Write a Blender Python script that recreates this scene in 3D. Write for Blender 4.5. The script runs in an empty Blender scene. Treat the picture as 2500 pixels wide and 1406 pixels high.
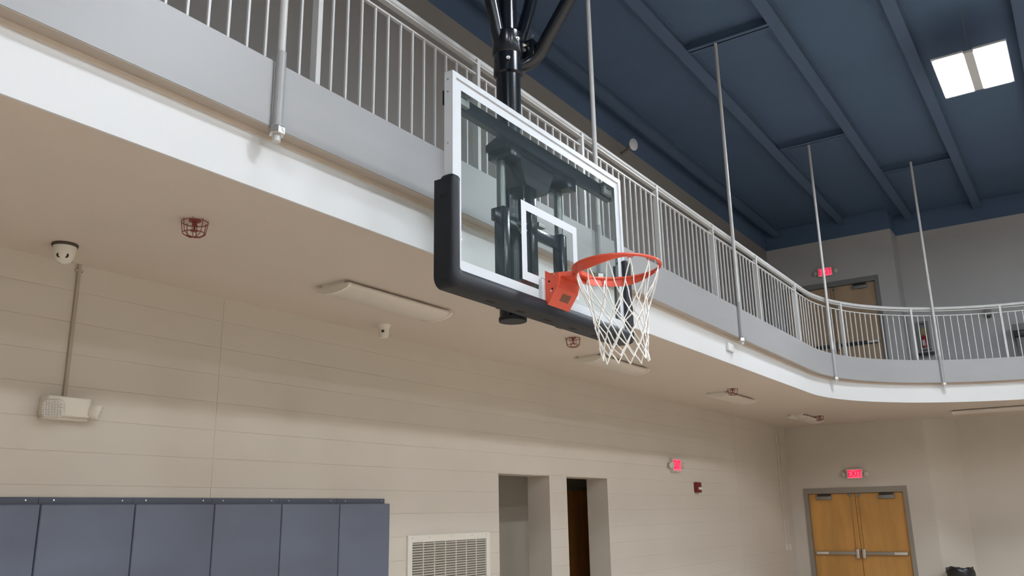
import bpy, bmesh, math, random
from mathutils import Vector, Matrix
random.seed(7)
PI = math.pi
scene = bpy.context.scene
C = scene.collection

# ------------------------------------------------------------------ camera
CH = 1.76                                   # eye height; the room's heights are written as CH + height over the eye
YAW, PITCH, ROLL = 0.59309993, 0.2607398, -0.01880198
FPX = 2060.0
fwd = Vector((math.cos(PITCH)*math.cos(YAW), math.cos(PITCH)*math.sin(YAW), math.sin(PITCH)))
rt0 = Vector((math.sin(YAW), -math.cos(YAW), 0)); up0 = rt0.cross(fwd)
rt = math.cos(ROLL)*rt0 + math.sin(ROLL)*up0
up = -math.sin(ROLL)*rt0 + math.cos(ROLL)*up0
cam = bpy.data.cameras.new('camera'); camo = bpy.data.objects.new('camera', cam); C.objects.link(camo)
cam.sensor_width = 36.0; cam.lens = FPX/2500*36.0; cam.clip_start = 0.05; cam.clip_end = 200
M = Matrix(((rt.x, up.x, -fwd.x, 0), (rt.y, up.y, -fwd.y, 0), (rt.z, up.z, -fwd.z, CH), (0, 0, 0, 1)))
camo.matrix_world = M
scene.camera = camo

# ------------------------------------------------------------------ world and exposure
w = bpy.data.worlds.new('world'); scene.world = w; w.use_nodes = True
w.node_tree.nodes['Background'].inputs[0].default_value = (0.5, 0.55, 0.6, 1)
w.node_tree.nodes['Background'].inputs[1].default_value = 0.02
vs = scene.view_settings
scene.display_settings.display_device = 'sRGB'
vs.view_transform = 'Standard'; vs.look = 'None'; vs.gamma = 1.0; vs.use_curve_mapping = False
vs.exposure = 0.0
LAMP = 98.0                                 # radiance of the LED panels of the high-bay lights

# ------------------------------------------------------------------ materials
MATS = {}
def mat(name, col, rough=0.5, metal=0.0, spec=0.5, noise=None, bump=None, emit=None, coat=0.0):
    m = bpy.data.materials.new(name); m.use_nodes = True; nt = m.node_tree
    b = nt.nodes['Principled BSDF']
    b.inputs['Base Color'].default_value = (*col, 1); b.inputs['Roughness'].default_value = rough
    b.inputs['Metallic'].default_value = metal; b.inputs['Specular IOR Level'].default_value = spec
    b.inputs['Coat Weight'].default_value = coat
    if noise or bump:
        tc = nt.nodes.new('ShaderNodeTexCoord')
    if noise:                               # (scale, amount, stretch)
        sc, amt, st = noise
        mp = nt.nodes.new('ShaderNodeMapping'); mp.inputs['Scale'].default_value = st
        n = nt.nodes.new('ShaderNodeTexNoise'); n.inputs['Scale'].default_value = sc; n.inputs['Detail'].default_value = 5
        r = nt.nodes.new('ShaderNodeValToRGB')
        r.color_ramp.elements[0].position = 0.3; r.color_ramp.elements[1].position = 0.7
        r.color_ramp.elements[0].color = (*[max(0, c*(1-amt)) for c in col], 1)
        r.color_ramp.elements[1].color = (*[min(1, c*(1+amt)) for c in col], 1)
        nt.links.new(tc.outputs['Object'], mp.inputs[0]); nt.links.new(mp.outputs[0], n.inputs['Vector'])
        nt.links.new(n.outputs['Fac'], r.inputs[0]); nt.links.new(r.outputs[0], b.inputs['Base Color'])
    if bump:                                # (scale, strength)
        n2 = nt.nodes.new('ShaderNodeTexNoise'); n2.inputs['Scale'].default_value = bump[0]; n2.inputs['Detail'].default_value = 4
        bp = nt.nodes.new('ShaderNodeBump'); bp.inputs['Strength'].default_value = bump[1]; bp.inputs['Distance'].default_value = 0.01
        nt.links.new(tc.outputs['Object'], n2.inputs['Vector']); nt.links.new(n2.outputs['Fac'], bp.inputs['Height'])
        nt.links.new(bp.outputs[0], b.inputs['Normal'])
    if emit:
        b.inputs['Emission Color'].default_value = (*emit[:3], 1); b.inputs['Emission Strength'].default_value = emit[3]
    MATS[name] = m
    return m
U = (1, 1, 1)
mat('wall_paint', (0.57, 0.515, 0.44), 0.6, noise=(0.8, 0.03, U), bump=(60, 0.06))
mat('upper_wall_dimmed', (0.25, 0.23, 0.215), 0.6, noise=(0.8, 0.03, U), bump=(60, 0.06))  # weak light on the upper left wall is put into this darker colour
mat('soffit_paint', (0.60, 0.52, 0.44), 0.8, noise=(0.5, 0.02, U), bump=(90, 0.03))
mat('upper_far_brightened', (0.45, 0.445, 0.44), 0.6, noise=(0.8, 0.03, U), bump=(60, 0.06))  # same wall as upper left, lighter: lamp light and glare put into colour
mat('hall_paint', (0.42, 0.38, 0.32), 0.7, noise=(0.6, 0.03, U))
mat('white_paint', (0.625, 0.63, 0.625), 0.55, noise=(0.7, 0.015, U))
mat('grey_steel_paint', (0.315, 0.315, 0.315), 0.42, noise=(1.6, 0.035, (0.25, 1, 2.5)), bump=(35, 0.03))
mat('rail_paint', (0.50, 0.50, 0.49), 0.38)
mat('ceiling_paint', (0.074, 0.124, 0.212), 0.8, noise=(0.35, 0.10, U))
mat('beam_paint', (0.074, 0.120, 0.200), 0.8)
mat('floor_wood', (0.68, 0.57, 0.46), 0.3, noise=(3, 0.12, (0.3, 6, 1)))
mat('backboard_white', (0.56, 0.585, 0.61), 0.35)
mat('print_white', (0.56, 0.585, 0.61), 0.4)
mat('black_steel', (0.006, 0.008, 0.012), 0.2, spec=0.5, noise=(4, 0.2, U))
mat('grey_tube', (0.16, 0.17, 0.165), 0.3, metal=0.6)
mat('black_pad', (0.011, 0.013, 0.017), 0.48, spec=0.3, bump=(120, 0.05))
mat('underside_bounce_tint', (0.40, 0.34, 0.285), 0.7)  # brown stands for warm floor bounce and shade below the grey channel
mat('dark_slot', (0.004, 0.004, 0.005), 0.8)
mat('rim_orange', (0.665, 0.080, 0.038), 0.36, spec=0.5, noise=(6, 0.06, U))
mat('sticker_brown', (0.16, 0.06, 0.03), 0.6)
mat('sticker_dark', (0.07, 0.035, 0.02), 0.6)
mat('net_cord', (0.86, 0.84, 0.79), 0.8)
mat('galvanized', (0.62, 0.60, 0.57), 0.3, metal=0.9, bump=(40, 0.2))
mat('chrome', (0.75, 0.75, 0.75), 0.15, metal=1.0)
mat('pad_blue', (0.125, 0.142, 0.19), 0.5, noise=(2, 0.06, U), bump=(70, 0.05))
mat('pad_strip', (0.075, 0.085, 0.115), 0.5, bump=(25, 0.25))
mat('plastic_white', (0.66, 0.61, 0.52), 0.45)
mat('camera_white', (0.70, 0.66, 0.58), 0.4)
mat('lens_white', (0.64, 0.575, 0.50), 0.35)
mat('lens_clear', (0.62, 0.59, 0.54), 0.2, bump=(45, 0.6))
mat('dark_glass', (0.02, 0.018, 0.016), 0.35, spec=0.3)
mat('dark_ring', (0.06, 0.045, 0.035), 0.7)
mat('sprinkler_red', (0.20, 0.035, 0.025), 0.45)
mat('alarm_red', (0.16, 0.010, 0.008), 0.35)
mat('strobe_clear', (0.7, 0.68, 0.66), 0.15)
mat('door_wood', (0.56, 0.285, 0.075), 0.42, noise=(1.1, 0.17, (1, 3.5, 0.8)))
mat('door_wood_pale', (0.42, 0.30, 0.19), 0.45, noise=(1.1, 0.10, (1, 3.5, 0.8)))
mat('door_wood_dark', (0.50, 0.23, 0.06), 0.4, noise=(1.5, 0.15, (3.5, 1, 0.6)))
mat('door_frame', (0.27, 0.235, 0.20), 0.45)
mat('upper_frame', (0.20, 0.20, 0.195), 0.45)
mat('closer_metal', (0.24, 0.24, 0.235), 0.4, metal=0.3)
mat('bar_metal', (0.36, 0.32, 0.27), 0.35, metal=0.6)
mat('conduit_paint', (0.42, 0.36, 0.285), 0.6)
mat('vent_paint', (0.66, 0.62, 0.54), 0.5)
mat('vent_dark', (0.10, 0.09, 0.08), 0.9)
mat('bag_black', (0.012, 0.012, 0.013), 0.32, spec=0.6, bump=(9, 0.8))
mat('exit_white', (0.55, 0.50, 0.44), 0.5)
mat('exit_glow', (0.8, 0.05, 0.1), 0.5, emit=(1.0, 0.085, 0.17, 0.95))
mat('exit_letter', (0.5, 0.0, 0.02), 0.5, emit=(0.62, 0.004, 0.045, 0.9))
mat('led_panel', (1, 1, 1), 0.5, emit=(0.93, 1.0, 1.08, LAMP))
mat('lamp_body', (0.55, 0.56, 0.57), 0.4)
mat('round_lamp', (0.62, 0.62, 0.66), 0.4)
mat('cabinet_grey', (0.20, 0.20, 0.19), 0.5)
mat('cabinet_dark', (0.03, 0.03, 0.035), 0.4)
mat('extinguisher_red', (0.30, 0.02, 0.02), 0.3)
mat('tag_yellow', (0.30, 0.27, 0.10), 0.6)
# pane of the backboard: clear, faintly green, a little dusty
g = bpy.data.materials.new('board_glass'); g.use_nodes = True; nt = g.node_tree; nt.nodes.clear()
out = nt.nodes.new('ShaderNodeOutputMaterial'); tr = nt.nodes.new('ShaderNodeBsdfTransparent'); tr.inputs[0].default_value = (0.96, 0.985, 0.975, 1)
gl = nt.nodes.new('ShaderNodeBsdfGlossy'); gl.inputs['Roughness'].default_value = 0.03; gl.inputs[0].default_value = (0.9, 0.95, 0.93, 1)
df = nt.nodes.new('ShaderNodeBsdfDiffuse'); df.inputs[0].default_value = (0.55, 0.68, 0.70, 1)
fr = nt.nodes.new('ShaderNodeFresnel'); geo = nt.nodes.new('ShaderNodeNewGeometry'); mr = nt.nodes.new('ShaderNodeMapRange')
mr.inputs[3].default_value = 1.5; mr.inputs[4].default_value = 1/1.5      # the same reflectance on both faces of the pane
nt.links.new(geo.outputs['Backfacing'], mr.inputs[0]); nt.links.new(mr.outputs[0], fr.inputs[0])
m1 = nt.nodes.new('ShaderNodeMixShader'); m2 = nt.nodes.new('ShaderNodeMixShader'); m1.inputs[0].default_value = 0.018
nt.links.new(tr.outputs[0], m1.inputs[1]); nt.links.new(df.outputs[0], m1.inputs[2])
nt.links.new(fr.outputs[0], m2.inputs[0]); nt.links.new(m1.outputs[0], m2.inputs[1]); nt.links.new(gl.outputs[0], m2.inputs[2])
nt.links.new(m2.outputs[0], out.inputs[0]); MATS['board_glass'] = g

# ------------------------------------------------------------------ helpers
class MB:
    """collects vertices and faces of ONE mesh"""
    def __init__(s): s.v = []; s.f = []
    def add(s, vs_, fs):
        o = len(s.v); s.v += [tuple(p) for p in vs_]; s.f += [tuple(i+o for i in f) for f in fs]; return s
    def box(s, x0, x1, y0, y1, z0, z1):
        vv = [(x, y, z) for z in (z0, z1) for y in (y0, y1) for x in (x0, x1)]
        return s.add(vv, [(0, 2, 3, 1), (4, 5, 7, 6), (0, 1, 5, 4), (2, 6, 7, 3), (0, 4, 6, 2), (1, 3, 7, 5)])
    def obox(s, c, ax, ay, az):
        c, ax, ay, az = map(Vector, (c, ax, ay, az))
        vv = [c + sx*ax + sy*ay + sz*az for sz in (-1, 1) for sy in (-1, 1) for sx in (-1, 1)]
        return s.add(vv, [(0, 2, 3, 1), (4, 5, 7, 6), (0, 1, 5, 4), (2, 6, 7, 3), (0, 4, 6, 2), (1, 3, 7, 5)])
    def bevbox(s, x0, x1, y0, y1, z0, z1, b=0.004, seg=2):
        bm = bmesh.new(); bmesh.ops.create_cube(bm, size=1)
        for v in bm.verts:
            v.co = Vector(((x0+x1)/2+v.co.x*(x1-x0), (y0+y1)/2+v.co.y*(y1-y0), (z0+z1)/2+v.co.z*(z1-z0)))
        bmesh.ops.bevel(bm, geom=bm.edges[:], offset=b, segments=seg, affect='EDGES', profile=0.5)
        bm.verts.index_update(); s.add([v.co for v in bm.verts], [[v.index for v in f.verts] for f in bm.faces]); bm.free(); return s
    def tube(s, pts, r, n=12, closed=False, cap=True):
        pts = [Vector(p) for p in pts]; N = len(pts)
        rs = r if isinstance(r, (list, tuple)) else [r]*N
        ring = []; prev = None
        for i, p in enumerate(pts):
            if closed: t = pts[(i+1) % N]-pts[i-1]
            else: t = pts[min(i+1, N-1)]-pts[max(i-1, 0)]
            t.normalize()
            if prev is None:
                a = Vector((0, 0, 1)) if abs(t.z) < 0.9 else Vector((1, 0, 0))
                u = t.cross(a).normalized()
            else:
                u = (prev - t*prev.dot(t)).normalized()
            prev = u; v = t.cross(u)
            ring.append([p + rs[i]*(math.cos(2*PI*k/n)*u + math.sin(2*PI*k/n)*v) for k in range(n)])
        vv = [q for rg in ring for q in rg]; ff = []
        for i in range(N if closed else N-1):
            j = (i+1) % N
            for k in range(n):
                ff.append((i*n+k, i*n+(k+1) % n, j*n+(k+1) % n, j*n+k))
        if cap and not closed:
            ff.append(tuple(range(n-1, -1, -1))); ff.append(tuple((N-1)*n+k for k in range(n)))
        return s.add(vv, ff)
    def cyl(s, p0, p1, r, n=16): return s.tube([p0, p1], r, n)
    def lathe(s, prof, c=(0, 0, 0), n=24, axis='z', basis=None):
        """prof: list of (r, h); basis maps local axes"""
        c = Vector(c); vv = []; ff = []
        if basis is None: e = (Vector((1, 0, 0)), Vector((0, 1, 0)), Vector((0, 0, 1)))
        else: e = [Vector(b) for b in basis]
        for r, h in prof:
            for k in range(n):
                a = 2*PI*k/n; vv.append(c + r*math.cos(a)*e[0] + r*math.sin(a)*e[1] + h*e[2])
        P = len(prof)
        for i in range(P-1):
            for k in range(n):
                ff.append((i*n+k, i*n+(k+1) % n, (i+1)*n+(k+1) % n, (i+1)*n+k))
        if prof[0][0] > 1e-6: ff.append(tuple(range(n-1, -1, -1)))
        if prof[-1][0] > 1e-6: ff.append(tuple((P-1)*n+k for k in range(n)))
        return s.add(vv, ff)
    def prism(s, poly, z0, z1):
        n = len(poly)
        vv = [(x, y, z0) for x, y in poly]+[(x, y, z1) for x, y in poly]
        ff = [tuple(range(n-1, -1, -1)), tuple(range(n, 2*n))]+[(i, (i+1) % n, n+(i+1) % n, n+i) for i in range(n)]
        return s.add(vv, ff)
    def extr(s, poly, d):
        """poly: 3-D points, extruded by vector d"""
        poly = [Vector(p) for p in poly]; d = Vector(d); n = len(poly)
        return s.add(poly+[p+d for p in poly], [tuple(range(n-1, -1, -1)), tuple(range(n, 2*n))]+[(i, (i+1) % n, n+(i+1) % n, n+i) for i in range(n)])
    def sweep(s, path, prof, closed_prof=True):
        """path: list of (pos, normal); prof: (offset along normal, z)"""
        vv = []; ff = []; P = len(prof); N = len(path)
        for p, nrm in path:
            for o, z in prof: vv.append((p[0]+nrm[0]*o, p[1]+nrm[1]*o, z))
        for i in range(N-1):
            for k in range(P if closed_prof else P-1):
                ff.append((i*P+k, i*P+(k+1) % P, (i+1)*P+(k+1) % P, (i+1)*P+k))
        if closed_prof:
            ff.append(tuple(range(P-1, -1, -1))); ff.append(tuple((N-1)*P+k for k in range(P)))
        return s.add(vv, ff)
    def mesh(s, name, m, smooth=None):
        me = bpy.data.meshes.new(name); me.from_pydata([tuple(v) for v in s.v], [], s.f)
        bm = bmesh.new(); bm.from_mesh(me); bmesh.ops.recalc_face_normals(bm, faces=bm.faces[:]); bm.to_mesh(me); bm.free()
        if m: me.materials.append(MATS[m])
        if smooth is not None:
            for p in me.polygons: p.use_smooth = True
            me.set_sharp_from_angle(angle=math.radians(smooth))
        me.update(); return me
    def build(s, name, m, parent=None, smooth=None):
        return link(name, s.mesh(name, m, smooth), parent)
def link(name, me, parent=None, loc=None):
    o = bpy.data.objects.new(name, me); C.objects.link(o)
    if parent is not None:
        o.parent = parent; pm = parent.location if parent.parent is None else parent.location + parent.parent.location
        o.location = -Vector(pm)
    if loc is not None: o.location = loc
    return o
def tag(o, label=None, cat=None, group=None, kind=None):
    if label: o['label'] = label
    if cat: o['category'] = cat
    if group: o['group'] = group
    if kind: o['kind'] = kind
    return o
def empty(name, loc=(0, 0, 0), rz=0.0):
    o = bpy.data.objects.new(name, None); C.objects.link(o); o.location = loc; o.rotation_euler = (0, 0, rz); o.empty_display_size = 0.1
    return o
def thing(name, label, cat, loc=(0, 0, 0), group=None, rz=0.0):
    return tag(empty(name, loc, rz), label, cat, group)
def lpart(name, mb, m, parent, smooth=None):        # a part whose mesh is written in its thing's own coordinates
    o = bpy.data.objects.new(name, mb.mesh(name, m, smooth) if isinstance(mb, MB) else mb); C.objects.link(o); o.parent = parent
    return o
def copy_tree(o, parent=None):
    c = o.copy(); C.objects.link(c); c.parent = parent
    for ch in list(o.children): copy_tree(ch, c)
    return c
def struct(name, mb, m, smooth=None): return tag(mb.build(name, m, None, smooth), kind='structure')
def text_mesh(txt, size, m, bold=0.0):
    cu = bpy.data.curves.new('lettering', 'FONT'); cu.body = txt; cu.size = size; cu.align_x = 'CENTER'; cu.align_y = 'CENTER'; cu.extrude = 0.002; cu.offset = bold
    o = bpy.data.objects.new('lettering_source', cu); C.objects.link(o)
    dg = bpy.context.evaluated_depsgraph_get(); me = bpy.data.meshes.new_from_object(o.evaluated_get(dg))
    bpy.data.objects.remove(o); me.materials.clear(); me.materials.append(MATS[m]); me.name = 'lettering'
    return me

# ------------------------------------------------------------------ dimensions of the hall
D = 5.20                 # wall on the left (plane y = D)
SOF = CH+1.591           # underside of the gallery
DECK = CH+2.245          # gallery floor
YF = 3.254               # white fascia of the gallery
AC = (12.45, 0.054); AR = 3.20      # rounded corner of the gallery
XFAS = AC[0]+AR          # fascia along the far side
XF = 17.60               # far wall
XB = 18.20               # its set-back stretch
PAINT = CH+5.385         # where the beige paint ends and the dark ceiling paint begins
ROOF = CH+5.80
XR, YR = -9.6, -15.5     # rear and right-hand walls (behind / beside the photographer)

def gpath(s0, s1, off=0.0, step=0.25):
    """plan of the gallery edge; s = x on the straight, then arc length; returns [(pos, normal into the gallery)]"""
    La = AR*PI/2; out = []
    n = max(1, int(round((s1-s0)/step))); ss = [s0+(s1-s0)*i/n for i in range(n+1)]
    for b in (AC[0], AC[0]+La):
        if s0 < b < s1 and min(abs(q-b) for q in ss) > 1e-3: ss.append(b)
    for s in sorted(ss): out.append(gpt(s))
    return out
def gpt(s):
    La = AR*PI/2
    if s <= AC[0]: return ((s, YF), (0, 1))
    if s <= AC[0]+La:
        a = (s-AC[0])/AR; return ((AC[0]+AR*math.sin(a), AC[1]+AR*math.cos(a)), (math.sin(a), math.cos(a)))
    return ((XFAS, AC[1]-(s-AC[0]-La)), (1, 0))
SEND = AC[0]+AR*PI/2+abs(YR)        # far end of the gallery

def wall_cells(mb, u0, u1, z0, z1, holes, put):
    us = sorted({u0, u1, *[h[0] for h in holes], *[h[1] for h in holes]}); zs = sorted({z0, z1, *[h[2] for h in holes], *[h[3] for h in holes]})
    us = [u for u in us if u0 <= u <= u1]; zs = [z for z in zs if z0 <= z <= z1]
    for a, b in zip(us, us[1:]):
        for c, d in zip(zs, zs[1:]):
            um, zm = (a+b)/2, (c+d)/2
            if any(h[0] < um < h[1] and h[2] < zm < h[3] for h in holes): continue
            put(mb, a, b, c, d)

# ------------------------------------------------------------------ floor, ceiling, walls
struct('floor', MB().box(XR-0.3, 19.5, YR-0.3, 8.2, -0.2, 0.0), 'floor_wood')
ceil = struct('ceiling', MB().box(XR-0.3, 19.0, YR-0.3, D+0.6, ROOF, ROOF+0.2), 'ceiling_paint')
for y in (4.93, 3.56, 2.37, 1.15, -0.1, -1.35, -2.6, -3.85, -5.1):          # beams along the hall
    b = MB().box(XR, 18.6, y-0.012, y+0.012, ROOF-0.14, ROOF+0.01).box(XR, 18.6, y-0.075, y+0.075, ROOF-0.152, ROOF-0.14).box(XR, 18.6, y-0.075, y+0.075, ROOF-0.02, ROOF+0.01)
    b.build('roof_beam', 'beam_paint', ceil)
def cross(x, y0, y1):
    MB().box(x-0.065, x+0.065, y0, y1, ROOF-0.13, ROOF-0.118).box(x-0.01, x+0.01, y0, y1, ROOF-0.13, ROOF+0.01).build('hanger_beam', 'beam_paint', ceil)
for x in (2.565, 5.957, 9.35, 13.15): cross(x, 2.37, 3.56)
cross(15.25, 1.15, 2.37)

# left wall: painted block courses below the gallery, a plain stretch above
OPEN = [(7.396, 8.405, 0.0, CH+0.406), (8.789, 9.802, 0.0, CH+0.406)]
wl = MB()
def put_l(mb, a, b, c, d): mb.box(a, b, D+0.003, D+0.30, c, d)
wall_cells(wl, XR, XF+0.9, 0.0, SOF+0.05, OPEN, put_l)
wall_left = struct('wall_left', wl, 'wall_paint')
MB().box(XR, XF+0.9, D, D+0.30, SOF+0.05, PAINT).build('upper_stretch', 'upper_wall_dimmed', wall_left)
MB().box(XR, XF+0.9, D, D+0.30, PAINT, ROOF+0.05).build('dark_upper_band', 'ceiling_paint', wall_left)
zj = [0.0]+[0.174+0.2*k for k in range(16)]+[SOF+0.02]
xj = [XR, -1.6, 3.862, 7.396, 8.405, 8.789, 9.802, 14.6, XF+0.1]
for c, d in zip(zj, zj[1:]):
    for a, b in zip(xj, xj[1:]):
        segs = [(a, b, c, d)]
        for h in OPEN:
            if abs(a-h[0]) < 1e-6:
                segs = [] if d <= h[3] else ([(a, b, max(c, h[3]-0.003), d)])
        for (p, q, r, t) in segs:
            gl_ = 0.003 if p in (3.862, -1.6, 14.6) else -0.001; gr_ = 0.003 if q in (3.862, -1.6, 14.6) else -0.001
            if t-r < 0.02: continue
            MB().bevbox(p+gl_, q-gr_, D, D+0.010, r+0.0014, t-0.0014, 0.0016, 1).build('block_course', 'wall_paint', wall_left)
# hallway behind the two openings
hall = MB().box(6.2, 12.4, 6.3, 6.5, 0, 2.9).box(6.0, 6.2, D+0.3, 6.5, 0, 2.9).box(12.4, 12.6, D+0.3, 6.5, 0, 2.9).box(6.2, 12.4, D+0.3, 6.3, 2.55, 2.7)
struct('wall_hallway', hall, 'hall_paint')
d3 = tag(empty('door_3', (10.95, 6.30, 0)), kind='structure')
MB().box(10.42, 11.48, 6.255, 6.31, 2.06, 2.11).box(10.36, 10.42, 6.255, 6.31, 0, 2.11).box(11.48, 11.54, 6.255, 6.31, 0, 2.11).build('frame', 'door_frame', d3)
MB().bevbox(10.42, 11.48, 6.268, 6.298, 0.01, 2.06, 0.003).build('leaf', 'door_wood_dark', d3)

# far wall with its two pairs of doors, chamfer and set-back
DW = (3.045, 4.915); DH = 2.105
wf = MB()
def put_f(mb, a, b, c, d): mb.box(XF, XF+0.25, a, b, c, d)
ws = MB()
wall_cells(wf, 2.60, D+0.05, 0, SOF+0.05, [(DW[0], DW[1], 0, DH)], put_f)
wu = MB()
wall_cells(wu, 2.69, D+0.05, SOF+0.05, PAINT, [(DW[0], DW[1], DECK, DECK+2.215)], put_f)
wf.prism([(XF, 2.60), (18.18, 2.12), (18.5, 2.12), (18.5, 2.75), (XF+0.2, 2.75), (XF+0.2, 2.60)], 0, SOF+0.05)
ws.box(18.18, 18.5, YR, 2.12, 0, SOF+0.05)
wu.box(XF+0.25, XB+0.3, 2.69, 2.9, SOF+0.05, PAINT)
wall_far = struct('wall_far', wf, 'wall_paint')
wu.build('upper_stretch', 'upper_far_brightened', wall_far)
wall_back = struct('wall_back', ws, 'wall_paint')
MB().box(XB, XB+0.3, YR, 2.69, SOF+0.05, PAINT).build('upper_stretch', 'upper_far_brightened', wall_back)
MB().box(XB, XB+0.3, YR, 2.69, PAINT, ROOF+0.05).build('dark_upper_band', 'ceiling_paint', wall_back)
wb = MB().box(XF, XF+0.25, 2.69, D+0.05, PAINT, ROOF+0.05).box(XF+0.25, XB+0.3, 2.69, 2.9, PAINT, ROOF+0.05)
wb.build('dark_upper_band', 'ceiling_paint', wall_far)
struct('wall_right', MB().box(XR, 18.5, YR-0.3, YR, 0, ROOF), 'wall_paint')
struct('wall_rear', MB().box(XR-0.3, XR, YR, D+0.3, 0, ROOF), 'wall_paint')

# ------------------------------------------------------------------ gallery
poly = [gpt(s)[0] for s in [XR]+[x*1.0 for x in range(-9, 12)]+[AC[0]+AR*a*PI/180 for a in range(0, 91, 3)]+[SEND-0.02]]
deck = MB(); deck.prism(poly+[(XB+0.1, YR+0.0), (XB+0.1, D+0.1), (XR, D+0.1)], SOF, DECK)
gal = struct('gallery', deck, 'soffit_paint')
ZC0, ZC1 = CH+1.894, CH+2.256
full = gpath(XR, SEND-0.02, step=0.22)
MB().sweep(full, [(-0.014, SOF-0.004), (0.0, SOF-0.004), (0.0, ZC0+0.1), (-0.014, ZC0+0.1)]).build('fascia', 'white_paint', gal, 30)
# steel channel at the gallery edge, one piece, toes turned inwards
tw, fl = 0.014, 0.088
ch = MB().sweep(full, [(-0.104, ZC0), (-0.104+fl, ZC0), (-0.104+fl, ZC0+0.014), (-0.104+tw, ZC0+0.018), (-0.104+tw, ZC1-0.018), (-0.104+fl, ZC1-0.014), (-0.104+fl, ZC1), (-0.104, ZC1)])
ch.build('edge_channel', 'grey_steel_paint', gal, 30)
MB().sweep(full, [(-0.101, ZC0-0.004), (-0.018, ZC0-0.004), (-0.018, ZC0-0.0005), (-0.101, ZC0-0.0005)]).build('underside_tint_strip', 'underside_bounce_tint', gal, 30)  # thin added strip that colours the flange's underside like shade with warm bounce
MB().sweep(full, [(-0.018, ZC0+0.03), (0.02, ZC0+0.03), (0.02, ZC1), (-0.018, ZC1)]).build('channel_packing', 'soffit_paint', gal, 30)

MB().sweep(full, [(-0.024, ZC0-0.030), (-0.010, ZC0-0.030), (-0.010, ZC0+0.012), (-0.024, ZC0+0.012)]).build('fascia_top_strip', 'soffit_paint', gal, 30)
# railing: posts, balusters, rails
rail = thing('gallery_railing', 'pale grey steel railing with thin upright bars running round the curved gallery edge', 'railing', (2.848, 3.19, ZC1))
OFF = -0.064
def arc_s(deg): return AC[0]+AR*math.radians(deg)
posts = [2.848-1.483*k for k in (3, 2, 1)]+[2.848+1.483*k for k in range(6)]+[11.94, arc_s(22.1), arc_s(48.5), arc_s(74.2), arc_s(90)+0.50, arc_s(90)+1.98, arc_s(90)+3.46]
ZT = CH+3.118; ZM = CH+2.995
def frame_at(s):
    p, n = gpt(s); return Vector((p[0]+n[0]*OFF, p[1]+n[1]*OFF, 0)), math.atan2(-n[0], n[1])
pm = MB().bevbox(-0.017, 0.017, -0.025, 0.025, ZC1-0.05, ZT-0.005, 0.002, 1).mesh('post', 'rail_paint')
bmh = MB().bevbox(-0.0068, 0.0068, -0.0068, 0.0068, ZC1-0.05, ZM, 0.001, 1).mesh('baluster', 'rail_paint')
def at_rail(name, me, s):
    p, a = frame_at(s); o = bpy.data.objects.new(name, me); C.objects.link(o); o.parent = rail
    o.location = p-Vector(rail.location); o.rotation_euler = (0, 0, a); return o
for i, s in enumerate(posts): at_rail('post', pm, s)
for a, b in zip(posts, posts[1:]):
    nb = 12
    for k in range(1, nb+1): at_rail('baluster', bmh, a+(b-a)*k/(nb+1))
rs = gpath(posts[0], posts[-1], step=0.15)
def rail_line(o, z): return [(p[0]+n[0]*(OFF+o), p[1]+n[1]*(OFF+o), z) for p, n in rs]
MB().tube(rail_line(0.012, ZT), 0.0265, 14).build('top_rail', 'rail_paint', rail, 40)
MB().sweep(rs, [(OFF-0.022, ZT-0.052), (OFF+0.018, ZT-0.052), (OFF+0.018, ZT-0.041), (OFF-0.022, ZT-0.041)]).build('flat_bar', 'rail_paint', rail, 30)
MB().sweep(rs, [(OFF-0.010, ZM-0.006), (OFF+0.012, ZM-0.006), (OFF+0.012, ZM+0.007), (OFF-0.010, ZM+0.007)]).build('lower_bar', 'rail_paint', rail, 30)

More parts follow.
